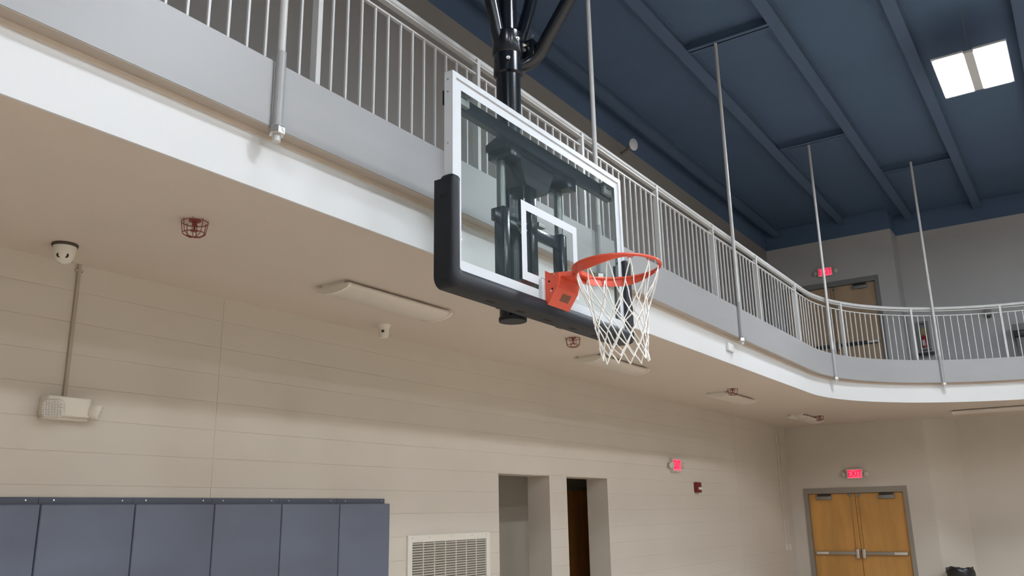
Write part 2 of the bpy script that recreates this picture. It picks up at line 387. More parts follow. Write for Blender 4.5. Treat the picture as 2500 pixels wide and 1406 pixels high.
# hanger rods that carry the gallery
HR = [(2.565, 'thick pale hanger rod with shiny hex nut at the near left of the gallery'),
      (5.957, 'pale hanger rod passing just behind the right half of the backboard'),
      (9.33, 'pale hanger rod to the right of the hoop, long and ending below the channel'),
      (arc_s(13.8), 'pale hanger rod where the gallery starts to curve, beside the upper exit sign'),
      (arc_s(55.0), 'rightmost pale hanger rod, in front of the extinguisher cabinet')]
for s, lab in HR:
    p, n = gpt(s); q = Vector((p[0]-n[0]*0.122, p[1]-n[1]*0.122, 0)); nv = Vector((n[0], n[1], 0)); tv = Vector((n[1], -n[0], 0))
    t = thing('hanger_rod', lab, 'rod', (q.x, q.y, ZC0), 'rods that carry the gallery')
    V = lambda a, b, z: q+tv*a+nv*b+Vector((0, 0, z))
    MB().cyl(V(0, 0, ZC0-0.080), V(0, 0, ROOF-0.12), 0.0205, 18).build('rod', 'rail_paint', t, 40)
    MB().cyl(V(0, 0, ZC0+0.008), V(0, 0, ZC1+0.055), 0.0265, 20).build('sleeve', 'grey_steel_paint', t, 40)
    MB().extr([V(0.0, 0.004, ZC0+0.01), V(0.034, 0.004, ZC0+0.01), V(0.034, 0.004, ZC1+0.04), V(0.028, 0.004, ZC1+0.05), V(0.0, 0.004, ZC1+0.05)], nv*0.016).build('gusset_plate', 'grey_steel_paint', t)
    wm = MB()
    for sx in (-1, 1):
        pts = []
        for k in range(40): pts.append(V(sx*(0.0262+random.uniform(-0.0012, 0.0012)), 0.012+random.uniform(-0.001, 0.001), ZC0+0.012+(ZC1-ZC0-0.02)*k/39))
        wm.tube(pts, [0.0035+random.uniform(-0.0012, 0.0012) for _ in pts], 6)
    wm.build('weld_bead', 'grey_steel_paint', t, 60)
    MB().lathe([(0.039, ZC0-0.046), (0.042, ZC0-0.042), (0.042, ZC0-0.008), (0.039, ZC0-0.004)], (q.x, q.y, 0), 6).build('hex_nut', 'galvanized', t)
    MB().lathe([(0.034, ZC0-0.002), (0.034, ZC0+0.006)], (q.x, q.y, 0), 20).build('washer', 'grey_steel_paint', t)
tag(MB().bevbox(9.09, 9.27, YF-0.045, YF-0.013, CH+1.722, CH+1.812, 0.006).build('junction_box', 'white_paint'), 'small white junction box on the white fascia beside the hanger rod', 'junction box')

# ------------------------------------------------------------------ basketball goal
BY = 2.407; X0, X1 = 3.065, 4.927; ZT_ = CH+2.201; ZB_ = CH+1.115; XC = 3.996
goal = thing('basketball_goal', 'ceiling-hung basketball goal with glass backboard, orange rim and white net', 'basketball goal', (XC, 2.7, CH+1.08))
# frame: four mitred channels, front lip and deep side
fr_ = MB()
lip, dep = 0.030, 0.054
def frame_side(a, b, inn):
    """a, b outer corners (x, z); inn: inner offset for each"""
    (ax, az), (bx, bz) = a, b; (cx, cz), (dx, dz) = inn
    fr_.add([(ax, BY, az), (bx, BY, bz), (dx, BY, dz), (cx, BY, cz), (ax, BY+dep, az), (bx, BY+dep, bz), (dx, BY+dep, dz), (cx, BY+dep, cz)],
            [(0, 1, 2, 3), (4, 7, 6, 5), (0, 4, 5, 1), (3, 2, 6, 7), (0, 3, 7, 4), (1, 5, 6, 2)])
o4 = [(X0, ZT_), (X1, ZT_), (X1, ZB_), (X0, ZB_)]; i4 = [(X0+lip, ZT_-lip), (X1-lip, ZT_-lip), (X1-lip, ZB_+lip), (X0+lip, ZB_+lip)]
for k in range(4): frame_side(o4[k], o4[(k+1) % 4], (i4[k], i4[(k+1) % 4]))
frm = fr_.build('frame', 'backboard_white', goal)
for (x, z) in ((X0, CH+2.155), (X0, CH+2.085), (X0, CH+1.80)):
    MB().lathe([(0.006, 0), (0.005, 0.003), (0.0, 0.004)], (x, BY+0.03, z), 10, basis=((0, 1, 0), (0, 0, 1), (-1, 0, 0))).build('screw', 'chrome', frm)
GY = BY+0.010
gls = MB().box(X0+lip-0.003, X1-lip+0.003, GY, GY+0.012, ZB_+lip-0.003, ZT_-lip+0.003).build('glass_pane', 'board_glass', goal)
# printed white border and target box on the pane (thin enamel)
def ring(mb, x0, x1, z0, z1, w, y0, y1, wb=None):
    wb = w if wb is None else wb
    mb.box(x0, x1, y0, y1, z1-w, z1); mb.box(x0, x1, y0, y1, z0, z0+wb); mb.box(x0, x0+w, y0, y1, z0+wb, z1-w); mb.box(x1-w, x1, y0, y1, z0+wb, z1-w); return mb
ring(MB(), X0+lip, X1-lip, ZB_+lip, ZT_-lip, 0.050, GY-0.0015, GY-0.0002, 0.056).build('border_print', 'print_white', gls)
ring(MB(), XC-0.307, XC+0.307, CH+1.228, CH+1.686, 0.050, GY-0.0015, GY-0.0002).build('target_box_print', 'print_white', gls)
# edge padding: bottom and lower sides, U-shaped in front view
pd = MB()
px0, px1 = X0-0.036, X1+0.046; pz = CH+1.050; ztop = CH+1.600; R1 = 0.055; th_in = 0.072
outer = [(px0, ztop)]+[(px0+R1-R1*math.cos(a), pz+R1-R1*math.sin(a)) for a in [k*PI/12 for k in range(7)]]+[(px1-R1+R1*math.sin(a), pz+R1-R1*math.cos(a)) for a in [k*PI/12 for k in range(7)]]+[(px1, ztop)]
ri = 0.02; ix0, ix1, iz = X0+0.036, X1-0.036, CH+1.142
inner = [(ix0, ztop)]+[(ix0+ri-ri*math.cos(a), iz+ri-ri*math.sin(a)) for a in [k*PI/12 for k in range(7)]]+[(ix1-ri+ri*math.sin(a), iz+ri-ri*math.cos(a)) for a in [k*PI/12 for k in range(7)]]+[(ix1, ztop)]
n = len(outer)
def lay(y, t):            # outline of the U pulled in by t from its outer edge
    vv = []
    for (ox, oz), (jx, jz) in zip(outer, inner):
        vv.append((ox+(jx-ox)*t, y, oz+(jz-oz)*t))
    return vv
yf, yb = BY-0.030, BY+0.088
rows = [lay(yb, 0.55), lay(yb, 0.0), lay(yf+0.030, 0.0), lay(yf+0.012, 0.05), lay(yf+0.003, 0.16), lay(yf, 0.32), lay(yf, 0.62), lay(yf+0.004, 0.82), lay(yf+0.013, 0.97), lay(BY+0.004, 1.0), lay(BY+0.009, 0.55)]
vv = [p for r in rows for p in r]; ff = []
Rn = len(rows)
for i in range(Rn):
    j = (i+1) % Rn
    for k in range(n-1): ff.append((i*n+k, i*n+k+1, j*n+k+1, j*n+k))
ff.append(tuple(i*n for i in range(Rn))); ff.append(tuple(i*n+n-1 for i in range(Rn)))
pd.add(vv, ff)
# rounded upper ends
for xa, xb in ((px0, ix0), (ix1, px1)):
    prev = None; rr = []
    for k in range(6):
        a = k/5*PI/2; z = ztop-0.002+0.022*math.sin(a); s = 1-0.40*(1-math.cos(a))
        cx = (xa+xb)/2; hw = (xb-xa)/2*s; yc = (yf+BY+0.06)/2; hy = (BY+0.06-yf)/2*s
        rr.append([(cx+hw*math.copysign(abs(math.cos(t))**0.55, math.cos(t)), yc+hy*math.copysign(abs(math.sin(t))**0.55, math.sin(t)), z) for t in [2*PI*m/20 for m in range(20)]])
    vv = [p for r in rr for p in r]; ff = [(i*20+k, i*20+(k+1) % 20, (i+1)*20+(k+1) % 20, (i+1)*20+k) for i in range(5) for k in range(20)]+[tuple(5*20+k for k in range(20)), tuple(range(19, -1, -1))]
    pd.add(vv, ff)
pad_o = pd.build('edge_pad', 'black_pad', goal, 40)
for x in (3.42, 3.70, 3.98, 4.26, 4.54, 4.80):
    MB().box(x-0.035, x+0.035, BY+0.025, BY+0.045, pz-0.0012, pz+0.01).build('pad_slot', 'dark_slot', pad_o)
MB().box(px0-0.0012, px0+0.01, BY+0.005, BY+0.05, CH+1.497, CH+1.518).build('pad_slot', 'dark_slot', pad_o)
# steel behind the board
MB().box(X0+0.042, X1-0.03, BY+0.058, BY+0.100, CH+2.050, CH+2.130).build('top_beam', 'black_steel', goal)
for sx in (X0+0.13, X1-0.13):
    cl = MB().bevbox(sx-0.055, sx+0.055, BY+0.030, BY+0.058, CH+2.062, CH+2.140, 0.006).build('corner_clamp', 'closer_metal', goal, 40)
    MB().box(sx-0.028, sx+0.028, BY+0.028, BY+0.032, CH+2.100, CH+2.109).build('clamp_slot', 'dark_slot', cl)
MB().extr([(3.67, 2.50, CH+2.13), (3.67, 2.64, CH+2.06), (3.67, 2.64, CH+2.02), (3.67, 2.50, CH+2.02)], (0.72, 0, 0)).build('top_yoke', 'black_steel', goal)
MB().extr([(3.80, 2.50, CH+2.03), (4.20, 2.50, CH+2.03), (4.11, 2.50, CH+1.86), (3.88, 2.50, CH+1.86)], (0, 0.14, 0)).build('yoke_gusset', 'black_steel', goal)
mast = MB().cyl((XC-0.010, 2.685, CH+1.085), (XC-0.010, 2.685, CH+2.80), 0.077, 32).build('mast', 'black_steel', goal, 40)
MB().lathe([(0.081, CH+1.078), (0.0825, CH+1.081), (0.0825, CH+1.10), (0.079, CH+1.104)], (XC-0.010, 2.685, 0), 32).build('end_cap', 'black_pad', mast, 40)
for x in (3.765, 4.402):
    MB().cyl((x, 2.60, CH+1.55), (x, 2.60, CH+2.06), 0.027, 18).build('slide_tube', 'grey_tube', goal, 40)
    MB().bevbox(x-0.033, x+0.033, 2.562, 2.632, CH+1.10, CH+1.70, 0.008).build('slide_sleeve', 'black_steel', goal, 40)
    MB().bevbox(x-0.055, x+0.055, 2.49, 2.655, CH+1.985, CH+2.06, 0.008).build('tube_bracket', 'black_steel', goal, 40)
MB().bevbox(3.665, 4.40, 2.575, 2.606, CH+1.595, CH+1.668, 0.006).build('cross_bar', 'black_steel', goal, 40)
cbar = MB().bevbox(3.970, 4.040, 2.53, 2.575, CH+1.18, CH+2.06, 0.006).build('centre_bar', 'black_steel', goal, 40)
for z in (1.60, 1.64, 1.24): MB().lathe([(0.022, 0), (0.022, 0.018), (0.012, 0.020), (0.012, 0.045), (0, 0.046)], (3.945, 2.565, CH+z), 6, basis=((0, 1, 0), (0, 0, 1), (-1, 0, 0))).build('adjuster_bolt', 'galvanized', cbar)
MB().bevbox(4.06, 4.13, 2.53, 2.57, CH+1.655, CH+1.685, 0.004).build('adjuster_clip', 'galvanized', cbar)
MB().bevbox(3.86, 4.13, BY+0.03, 2.56, CH+1.13, CH+1.29, 0.006).build('rim_carrier', 'black_steel', goal, 40)
# hub and upper braces
hub = MB().lathe([(0.079, CH+2.66), (0.093, CH+2.67), (0.092, CH+2.80), (0.099, CH+2.81), (0.099, CH+2.95), (0.075, CH+2.97)], (XC-0.010, 2.685, 0), 28).build('hub_collar', 'black_steel', goal, 35)
for a in (215, 250, 300):
    c, s_ = math.cos(math.radians(a)), math.sin(math.radians(a))
    MB().lathe([(0.014, 0), (0.014, 0.012), (0.008, 0.013), (0.008, 0.022), (0, 0.023)], (XC-0.010+0.097*c, 2.685+0.097*s_, CH+(2.74 if a == 215 else 2.88)), 6, basis=((-s_, c, 0), (0, 0, 1), (c, s_, 0))).build('hub_bolt', 'galvanized', hub)
MB().cyl((XC-0.010, 2.685, CH+2.80), (XC-0.010, 2.685, ROOF-0.18), 0.060, 24).build('drop_pipe', 'black_steel', goal, 40)
MB().tube([(3.94, 2.70, CH+2.86), (3.91, 2.71, CH+2.95), (3.845, 2.72, CH+3.20), (3.22, 2.74, ROOF-0.1)], 0.044, 18).build('side_brace', 'black_steel', goal, 40)
MB().tube([(4.05, 2.66, CH+2.86), (4.08, 2.65, CH+2.95), (4.17, 2.64, CH+3.20), (5.02, 2.62, ROOF-0.1)], 0.044, 18).build('side_brace', 'black_steel', goal, 40)
def smooth_line(P, n=8):
    P = [Vector(p) for p in P]; Q = [P[0]*2-P[1]]+P+[P[-1]*2-P[-2]]; out = []
    for i in range(1, len(Q)-2):
        a, b, c, d = Q[i-1], Q[i], Q[i+1], Q[i+2]
        for k in range(n):
            t = k/n; out.append(0.5*((2*b)+(c-a)*t+(2*a-5*b+4*c-d)*t*t+(3*b-a-3*c+d)*t**3))
    return out+[P[-1]]
fb = MB().tube(smooth_line([(4.02, 2.70, CH+2.760), (4.09, 2.62, CH+2.775), (4.12, 2.54, CH+2.835), (4.12, 2.46, CH+2.935), (4.12, 2.36, CH+3.065), (4.12, 2.24, CH+3.22)])+[Vector((4.10, 0.75, ROOF-0.1))], 0.045, 18).build('front_brace', 'black_steel', goal, 40)
MB().bevbox(4.065, 4.165, 2.545, 2.66, CH+2.81, CH+2.93, 0.01).build('brace_plate', 'black_steel', goal, 40)
for (y, z) in ((2.60, 2.85), (2.535, 2.93)): MB().lathe([(0.013, 0), (0.013, 0.010), (0, 0.011)], (4.05, y, CH+z), 6, basis=((0, 1, 0), (0, 0, 1), (-1, 0, 0))).build('brace_bolt', 'galvanized', fb)

# rim
RC = Vector((XC+0.004, 2.003, CH+1.292)); RR = 0.2370
rim = MB().tube([RC+Vector((RR*math.sin(a), RR*math.cos(a), 0)) for a in [2*PI*k/96 for k in range(96)]], 0.0085, 12, closed=True).build('rim', 'rim_orange', goal, 40)
def sm(x, a, b): t = max(0, min(1, (x-a)/(b-a))); return t*t*(3-2*t)
sk = MB(); vv = []; ff = []; NS = 80; lim = 140
for k in range(NS+1):
    ph = math.radians(-lim+2*lim*k/NS); h = 0.006+0.040*(1-sm(abs(math.degrees(ph)), 70, lim))
    for rr_, zz in ((RR+0.001, -0.002), (RR+0.005, -0.002), (RR+0.001-0.12*h, -0.004-h), (RR-0.004-0.12*h, -0.004-h)):
        vv.append(RC+Vector((rr_*math.sin(ph), rr_*math.cos(ph), zz)))
for k in range(NS):
    for q in range(4): ff.append((k*4+q, k*4+(q+1) % 4, k*4+4+(q+1) % 4, k*4+4+q))
ff += [(0, 1, 2, 3), (NS*4+3, NS*4+2, NS*4+1, NS*4)]
sk.add(vv, ff).build('rim_brace', 'rim_orange', rim, 40)
MB().bevbox(3.852, 4.140, BY-0.016, BY+0.012, CH+1.118, CH+1.262, 0.004).build('spacer_plate', 'backboard_white', goal)
zb_, zt2 = CH+1.120, CH+1.312
mnt = MB().extr([(3.880, BY-0.016, zt2), (3.880, BY-0.016, zb_), (3.880, BY-0.028, zb_-0.006), (3.880, 2.315, CH+1.205), (3.880, 2.300, CH+1.262), (3.880, 2.300, CH+1.288), (3.880, BY-0.05, CH+1.292)], (0.232, 0, 0)).build('rim_mount', 'rim_orange', goal)
MB().prism([(3.888, 2.31), (3.94, 2.19), (4.052, 2.19), (4.104, 2.31)], CH+1.268, CH+1.292).build('rim_neck', 'rim_orange', rim)
for (y, z) in ((2.365, 1.245), (2.345, 1.20)):
    MB().lathe([(0.006, 0), (0.006, 0.001)], (3.8795, y, CH+z), 10, basis=((0, 1, 0), (0, 0, 1), (-1, 0, 0))).build('bolt_hole', 'dark_slot', mnt)
for (y, z) in ((2.352, 1.188), (2.33, 1.282)):
    MB().lathe([(0.006, 0), (0.005, 0.004), (0, 0.005)], (3.880, y, CH+z), 10, basis=((0, 1, 0), (0, 0, 1), (-1, 0, 0))).build('bolt', 'chrome', mnt)
# maker's sticker on the sloping underside
pA = Vector((3.880, BY-0.028, zb_-0.006)); pB = Vector((3.880, 2.315, CH+1.205)); sl = (pB-pA); sn = Vector((0, sl.z, -sl.y)).normalized()
if sn.z > 0: sn = -sn
def stick(u0, u1, v0, v1, lift, m, nm, par):
    q = [pA+Vector((u, 0, 0))+sl*v+sn*lift for u, v in ((u0, v0), (u1, v0), (u1, v1), (u0, v1))]
    return MB().extr(q, sn*0.0004).build(nm, m, par)
st = stick(0.085, 0.178, 0.38, 0.80, 0.0002, 'sticker_brown', 'sticker', mnt)
for k in range(5): stick(0.092, 0.171-0.008*(k % 2), 0.43+0.07*k, 0.465+0.07*k, 0.0007, 'sticker_dark', 'sticker_print', st)
for k in range(3): stick(0.085, 0.150-0.01*k, 0.20+0.05*k, 0.225+0.05*k, 0.0003, 'sticker_brown', 'sticker_print', st)
# net hooks and net
NH = 12
hook_a = [math.radians(30*k+15) for k in range(NH)]
for a in hook_a:
    hk = MB()
    d = Vector((math.sin(a), math.cos(a), 0)); tg = Vector((d.y, -d.x, 0)); b = RC+d*(RR-0.006)
    hk.tube([b+tg*0.014+Vector((0, 0, -0.004)), b+tg*0.012-d*0.004+Vector((0, 0, -0.016)), b-d*0.006+Vector((0, 0, -0.010)), b-tg*0.012-d*0.004+Vector((0, 0, -0.016)), b-tg*0.014+Vector((0, 0, -0.004))], 0.0028, 6)
    hk.build('net_hook', 'rim_orange', rim, 60)
lev = [(-0.016, 0.226), (-0.200, 0.168), (-0.268, 0.150), (-0.335, 0.139), (-0.400, 0.132), (-0.462, 0.128), (-0.515, 0.127)]
kn = []
for L_, (z, r) in enumerate(lev):
    row = []
    for i in range(NH):
        j = 0 if L_ == 0 else 1
        a = math.radians(30*i+15+(15 if L_ % 2 else 0)+random.uniform(-3, 3)*j)
        rr_ = r*(1+random.uniform(-0.05, 0.05)*j)
        row.append(RC+Vector((0.004*L_*0.6, -0.003*L_, 0))+Vector((rr_*math.sin(a), rr_*math.cos(a), z+random.uniform(-0.012, 0.012)*j)))
    kn.append(row)
net = MB()
for L_ in range(len(lev)-1):
    for i in range(NH):
        for dj in ((0, -1) if L_ % 2 == 0 else (0, 1)):
            a, b = kn[L_][i], kn[L_+1][(i+dj) % NH]
            pts = []
            nseg = 8 if L_ == 0 else 4
            for k in range(nseg+1):
                t = k/nseg; p = a.lerp(b, t)
                c = RC+Vector((0, 0, p.z-RC.z)); rad = Vector((p.x-c.x, p.y-c.y, 0))
                if L_ == 0:                                   # loops hang nearly straight below the hook, then draw together
                    e = 1-(1-t)**2 if False else t**1.6
                    q = Vector((a.x+(b.x-a.x)*e, a.y+(b.y-a.y)*e, p.z)); tgv = Vector((rad.y, -rad.x, 0)).normalized()
                    sgn = -1 if dj == 0 else 1
                    q += tgv*(-sgn)*0.010*math.sin(PI*min(1, t*1.2))*(1-t)
                    p = q
                p = p+Vector((random.uniform(-1, 1), random.uniform(-1, 1), 0))*0.002*math.sin(PI*t)
                pts.append(p)
            net.tube(pts, [0.0036+random.uniform(-0.0004, 0.0006) for _ in pts], 6)
for row in kn[1:]:
    for p in row: net.lathe([(0.0, -0.007), (0.0052, -0.003), (0.0055, 0.003), (0.0, 0.007)], p, 6)
for i in range(NH):                                           # bottom loops
    a, b = kn[-1][i], kn[-1][(i+1) % NH]
    pass
net.build('net', 'net_cord', rim, 60)

# ------------------------------------------------------------------ things on the left wall
# wall pads
PE = [5.679-0.603*k for k in range(9)]
names_ = ['rightmost blue-grey wall pad, next to the vent', 'blue-grey wall pad, second from the vent', 'blue-grey wall pad, third from the vent', 'blue-grey wall pad, fourth from the vent',
          'blue-grey wall pad, fifth from the vent, second whole one from the left', 'leftmost blue-grey wall pad in view, cut by the frame', 'blue-grey wall pad just beyond the left frame edge', 'blue-grey wall pad farther left, out of the frame']
for k in range(8):
    a, b = PE[k+1], PE[k]
    t = thing('wall_pad', names_[k], 'wall pad', ((a+b)/2, D, 0.1), 'wall pads in a row')
    MB().bevbox(a+0.004, b-0.003, D-0.052, D, 0.10, CH+0.100, 0.009, 3).build('cover', 'pad_blue', t, 40)
    e = b-0.035 if k == 0 else b-0.0005
    stp = MB().bevbox(a+0.0005, e, D-0.016, D, CH+0.092, CH+0.142, 0.003).build('nailing_strip', 'pad_strip', t)
    for x in (a+0.09, b-0.075):
        MB().lathe([(0.0055, 0), (0.005, 0.003), (0, 0.004)], (x, D-0.016, CH+0.124), 10, basis=((1, 0, 0), (0, 0, 1), (0, -1, 0))).build('screw', 'chrome', stp)
# return-air grille
t = thing('return_air_vent', 'cream metal return-air vent with fine louvres low on the wall', 'vent', (6.58, D, 0.6))
vx0, vx1, vz1, vz0 = 5.955, 7.205, CH-0.178, 0.60
vf = MB(); ring(vf, vx0, vx1, vz0, vz1, 0.062, D-0.018, D); vf.build('frame', 'vent_paint', t)
MB().box(vx0+0.05, vx1-0.05, D-0.004, D-0.001, vz0+0.05, vz1-0.05).build('duct_back', 'vent_dark', t)
for k in range(8):
    x = vx0+0.062+(vx1-vx0-0.124)*k/7
    if 0 < k < 7: MB().box(x-0.004, x+0.004, D-0.013, D-0.003, vz0+0.06, vz1-0.06).build('divider', 'vent_paint', t)
sl_m = MB().obox((0, 0, 0), ((vx1-vx0-0.124)/2, 0, 0), (0, 0.0062, -0.0062), (0, 0.0010, 0.0010)).mesh('slat', 'vent_paint')
zz = vz1-0.075
while zz > vz0+0.07:
    o = lpart('slat', sl_m, None, t); o.location = Vector(((vx0+vx1)/2, D-0.0105, zz))-t.location; zz -= 0.0225
for x in (vx0+0.06, vx0+0.30, vx0+0.62, vx0+0.95, vx1-0.06):
    MB().lathe([(0.005, 0), (0.004, 0.002), (0, 0.003)], (x, D-0.018, vz1-0.022), 8, basis=((1, 0, 0), (0, 0, 1), (0, -1, 0))).build('screw', 'closer_metal', t)
# conduit and emergency light
t = thing('wall_conduit', 'thin painted conduit running down from the gallery soffit to the emergency light', 'conduit', (2.747, D, CH+0.73))
MB().cyl((2.747, D-0.012, CH+0.72), (2.747, D-0.012, SOF), 0.0115, 12).build('pipe', 'conduit_paint', t, 40)
MB().bevbox(2.722, 2.772, D-0.016, D, SOF-0.05, SOF-0.034, 0.002).build('strap', 'conduit_paint', t)
t = thing('emergency_light', 'two-headed beige emergency light at the lower end of the conduit', 'emergency light', (2.74, D, CH+0.6))
MB().bevbox(2.602, 2.872, D-0.105, D, CH+0.613, CH+0.733, 0.012, 3).build('housing', 'plastic_white', t, 40)
MB().bevbox(2.61, 2.885, D-0.06, D-0.001, CH+0.596, CH+0.618, 0.006).build('back_tray', 'plastic_white', t, 40)
def em_head(c, yaw, pitch, size, par):
    c = Vector(c); f = Vector((math.sin(yaw)*math.cos(pitch), -math.cos(yaw)*math.cos(pitch), math.sin(pitch))); r = f.cross(Vector((0, 0, 1))).normalized(); u = r.cross(f)
    hd = MB()
    sec = [(0.55, -0.045), (0.85, -0.03), (1.0, 0.0), (1.0, 0.022), (0.94, 0.028)]; rr = []
    for s_, h in sec:
        for k in range(24):
            a = 2*PI*k/24; cx, sy = math.cos(a), math.sin(a); e = 0.6
            rr.append(c+f*h+r*size*s_*math.copysign(abs(cx)**e, cx)+u*size*0.9*s_*math.copysign(abs(sy)**e, sy))
    ff = [(i*24+k, i*24+(k+1) % 24, (i+1)*24+(k+1) % 24, (i+1)*24+k) for i in range(len(sec)-1) for k in range(24)]+[tuple(range(23, -1, -1)), tuple((len(sec)-1)*24+k for k in range(24))]
    hd.add(rr, ff); h = hd.build('lamp_head', 'plastic_white', par, 40)
    ln = MB()
    for i in range(-3, 4):
        for j in range(-3, 4):
            if abs(i)+abs(j) > 5: continue
            q = c+f*0.027+r*size*0.25*i+u*size*0.23*j
            ln.lathe([(size*0.125, 0.0), (size*0.09, 0.005), (0.0, 0.007)], q, 8, basis=(r, u, f))
    ln.build('lens', 'lens_clear', h, 60)
em_head((2.628, D-0.135, CH+0.652), -0.75, -0.30, 0.062, t)
em_head((2.908, D-0.095, CH+0.655), 0.95, -0.25, 0.056, t)
# exit signs
def exit_sign(name, label, c, nrm, w=0.31, h=0.195, heads=True, dark=False):
    """c: centre of the back, nrm: facing direction (unit, horizontal)"""
    c = Vector(c); nv = Vector(nrm); r = Vector((0, 0, 1)).cross(nv).normalized()
    t = thing(name, label, 'exit sign', c, 'lit exit signs')
    B = MB()
    def ob(mb, cu, cz, cd, hu, hz, hd): return mb.obox(c+r*cu+Vector((0, 0, cz))+nv*cd, r*hu, nv*hd, (0, 0, hz))
    ob(MB(), 0, 0, 0.025, w/2, h/2, 0.025).build('housing', 'exit_white', t)
    ob(MB(), 0, 0, 0.0515, w/2-0.028, h/2-0.020, 0.0015).build('glowing_panel', 'exit_glow', t)
    me = text_mesh('EXIT', h*0.84, 'exit_letter', 0.002)
    for v in me.vertices:
        v.co = (r*(v.co.x*0.78)+Vector((0, 0, v.co.y))+nv*(0.0535+v.co.z*0.4))
    lpart('lettering', me, None, t)
    if heads:
        for sx in (-1, 1):
            q = c+r*sx*(w/2+0.055)+nv*0.045+Vector((0, 0, -0.005)); fdir = (nv+r*sx*0.5+Vector((0, 0, -0.3))).normalized(); rr_ = fdir.cross(Vector((0, 0, 1))).normalized(); uu = rr_.cross(fdir)
            hd = MB().lathe([(0.022, -0.05), (0.034, -0.03), (0.046, 0.0), (0.047, 0.018), (0.040, 0.024), (0, 0.028)], q, 18, basis=(rr_, uu, fdir)).build('lamp_head', 'exit_white', t, 40)
            MB().cyl(c+r*sx*(w/2-0.01)+nv*0.03+Vector((0, 0, -0.02)), q-fdir*0.03, 0.010, 8).build('lamp_arm', 'closer_metal', t)
    return t
exit_sign('exit_sign', 'lit red exit sign with two lamp heads on the left wall above the fire alarm', (11.93, D, CH+0.645), (0, -1, 0))
exit_sign('exit_sign', 'lit red exit sign above the lower double doors', (XF, 3.915, CH+0.615), (-1, 0, 0))
exit_sign('exit_sign', 'lit red exit sign on the gallery level above the upper doors', (XF, 4.02, CH+4.70), (-1, 0, 0), heads=True)
# fire alarm
t = thing('fire_alarm', 'dark red fire alarm horn with clear strobe on the left wall', 'fire alarm', (12.72, D, CH+0.33))
MB().bevbox(12.63, 12.81, D-0.055, D, CH+0.255, CH+0.412, 0.01, 2).build('housing', 'alarm_red', t, 40)
MB().bevbox(12.67, 12.79, D-0.085, D-0.05, CH+0.298, CH+0.338, 0.012, 2).build('strobe', 'strobe_clear', t, 40)
# switches with their conduits in the corner
for x, lab in ((16.98, 'pale switch plate left of its twin near the far corner'), (17.20, 'pale switch plate right of its twin near the far corner')):
    t = thing('light_switch', lab, 'switch', (x, D, CH-0.8), 'switch plates in the corner')
    MB().bevbox(x-0.045, x+0.045, D-0.022, D, CH-0.80, CH-0.668, 0.006).build('plate', 'plastic_white', t, 40)
    MB().bevbox(x-0.012, x+0.012, D-0.028, D-0.02, CH-0.76, CH-0.71, 0.003).build('rocker', 'camera_white', t, 40)
    tag(MB().cyl((x-0.03, D-0.007, CH-0.668), (x-0.03, D-0.007, SOF), 0.007, 10).build('wall_conduit', 'wall_paint', None, 40), 'thin painted conduit down the corner to the ' + ('left' if x < 17.1 else 'right') + ' switch plate', 'conduit', 'corner conduits')
# round fixture on an arm high on the gallery wall
t = thing('wall_speaker', 'small round pale fixture on a short arm at the top of the gallery wall', 'wall fixture', (10.75, D, CH+5.21))
fd = Vector((-0.25, -0.95, -0.15)).normalized(); dc = Vector((10.46, 4.86, CH+5.175)); r_ = fd.cross(Vector((0, 0, 1))).normalized(); u_ = r_.cross(fd)
MB().lathe([(0.03, -0.06), (0.07, -0.035), (0.088, -0.005), (0.090, 0.004), (0.082, 0.010), (0.03, 0.014), (0.0, 0.014)], dc, 28, basis=(r_, u_, fd)).build('disc', 'round_lamp', t, 40)
MB().tube([(10.74, D, CH+5.215), (10.62, D-0.16, CH+5.20), tuple(dc-fd*0.05)], 0.026, 12).build('arm', 'upper_wall_dimmed', t, 40)

# ------------------------------------------------------------------ things on the soffit
# wraparound lights
def soffit_light(c, along_y, label):
    t = thing('soffit_light', label, 'ceiling light', (c[0], c[1], SOF), 'wraparound lights under the gallery', rz=PI/2 if along_y else 0)
    L_, Wd, Hh = 0.575, 0.155, 0.068
    lpart('housing', MB().box(-L_, L_, -Wd*0.72, Wd*0.72, -0.028, 0.0), 'plastic_white', t)
    prof = [(-Wd, -0.022), (-Wd, -0.035), (-Wd*0.86, -0.052), (-Wd*0.5, -Hh), (0, -Hh-0.006), (Wd*0.5, -Hh), (Wd*0.86, -0.052), (Wd, -0.035), (Wd, -0.022)]
    vv = [(x, y, z) for x in (-L_+0.02, L_-0.02) for y, z in prof]; n_ = len(prof)
    lpart('lens', MB().add(vv, [(k, k+1, n_+k+1, n_+k) for k in range(n_-1)]+[(n_-1, 0, n_, 2*n_-1)]), 'lens_white', t, 50)
    for sx in (-1, 1):
        pts = [(y*1.06, z*1.05) for y, z in prof]
        lpart('end_cap', MB().extr([(sx*(L_-0.022), y, z) for y, z in pts], (sx*0.028, 0, 0)), 'camera_white', t)
    return t
for x, lab in ((4.62, 'wraparound ceiling light under the gallery, nearest one, left of the backboard'), (8.27, 'wraparound ceiling light under the gallery, partly behind the bottom of the net'),
               (11.97, 'wraparound ceiling light under the gallery, third from the left'), (15.78, 'wraparound ceiling light under the gallery near the far corner')):
    soffit_light((x, 4.245), False, lab)
soffit_light((16.62, 1.36), True, 'wraparound ceiling light under the far gallery at the right edge')
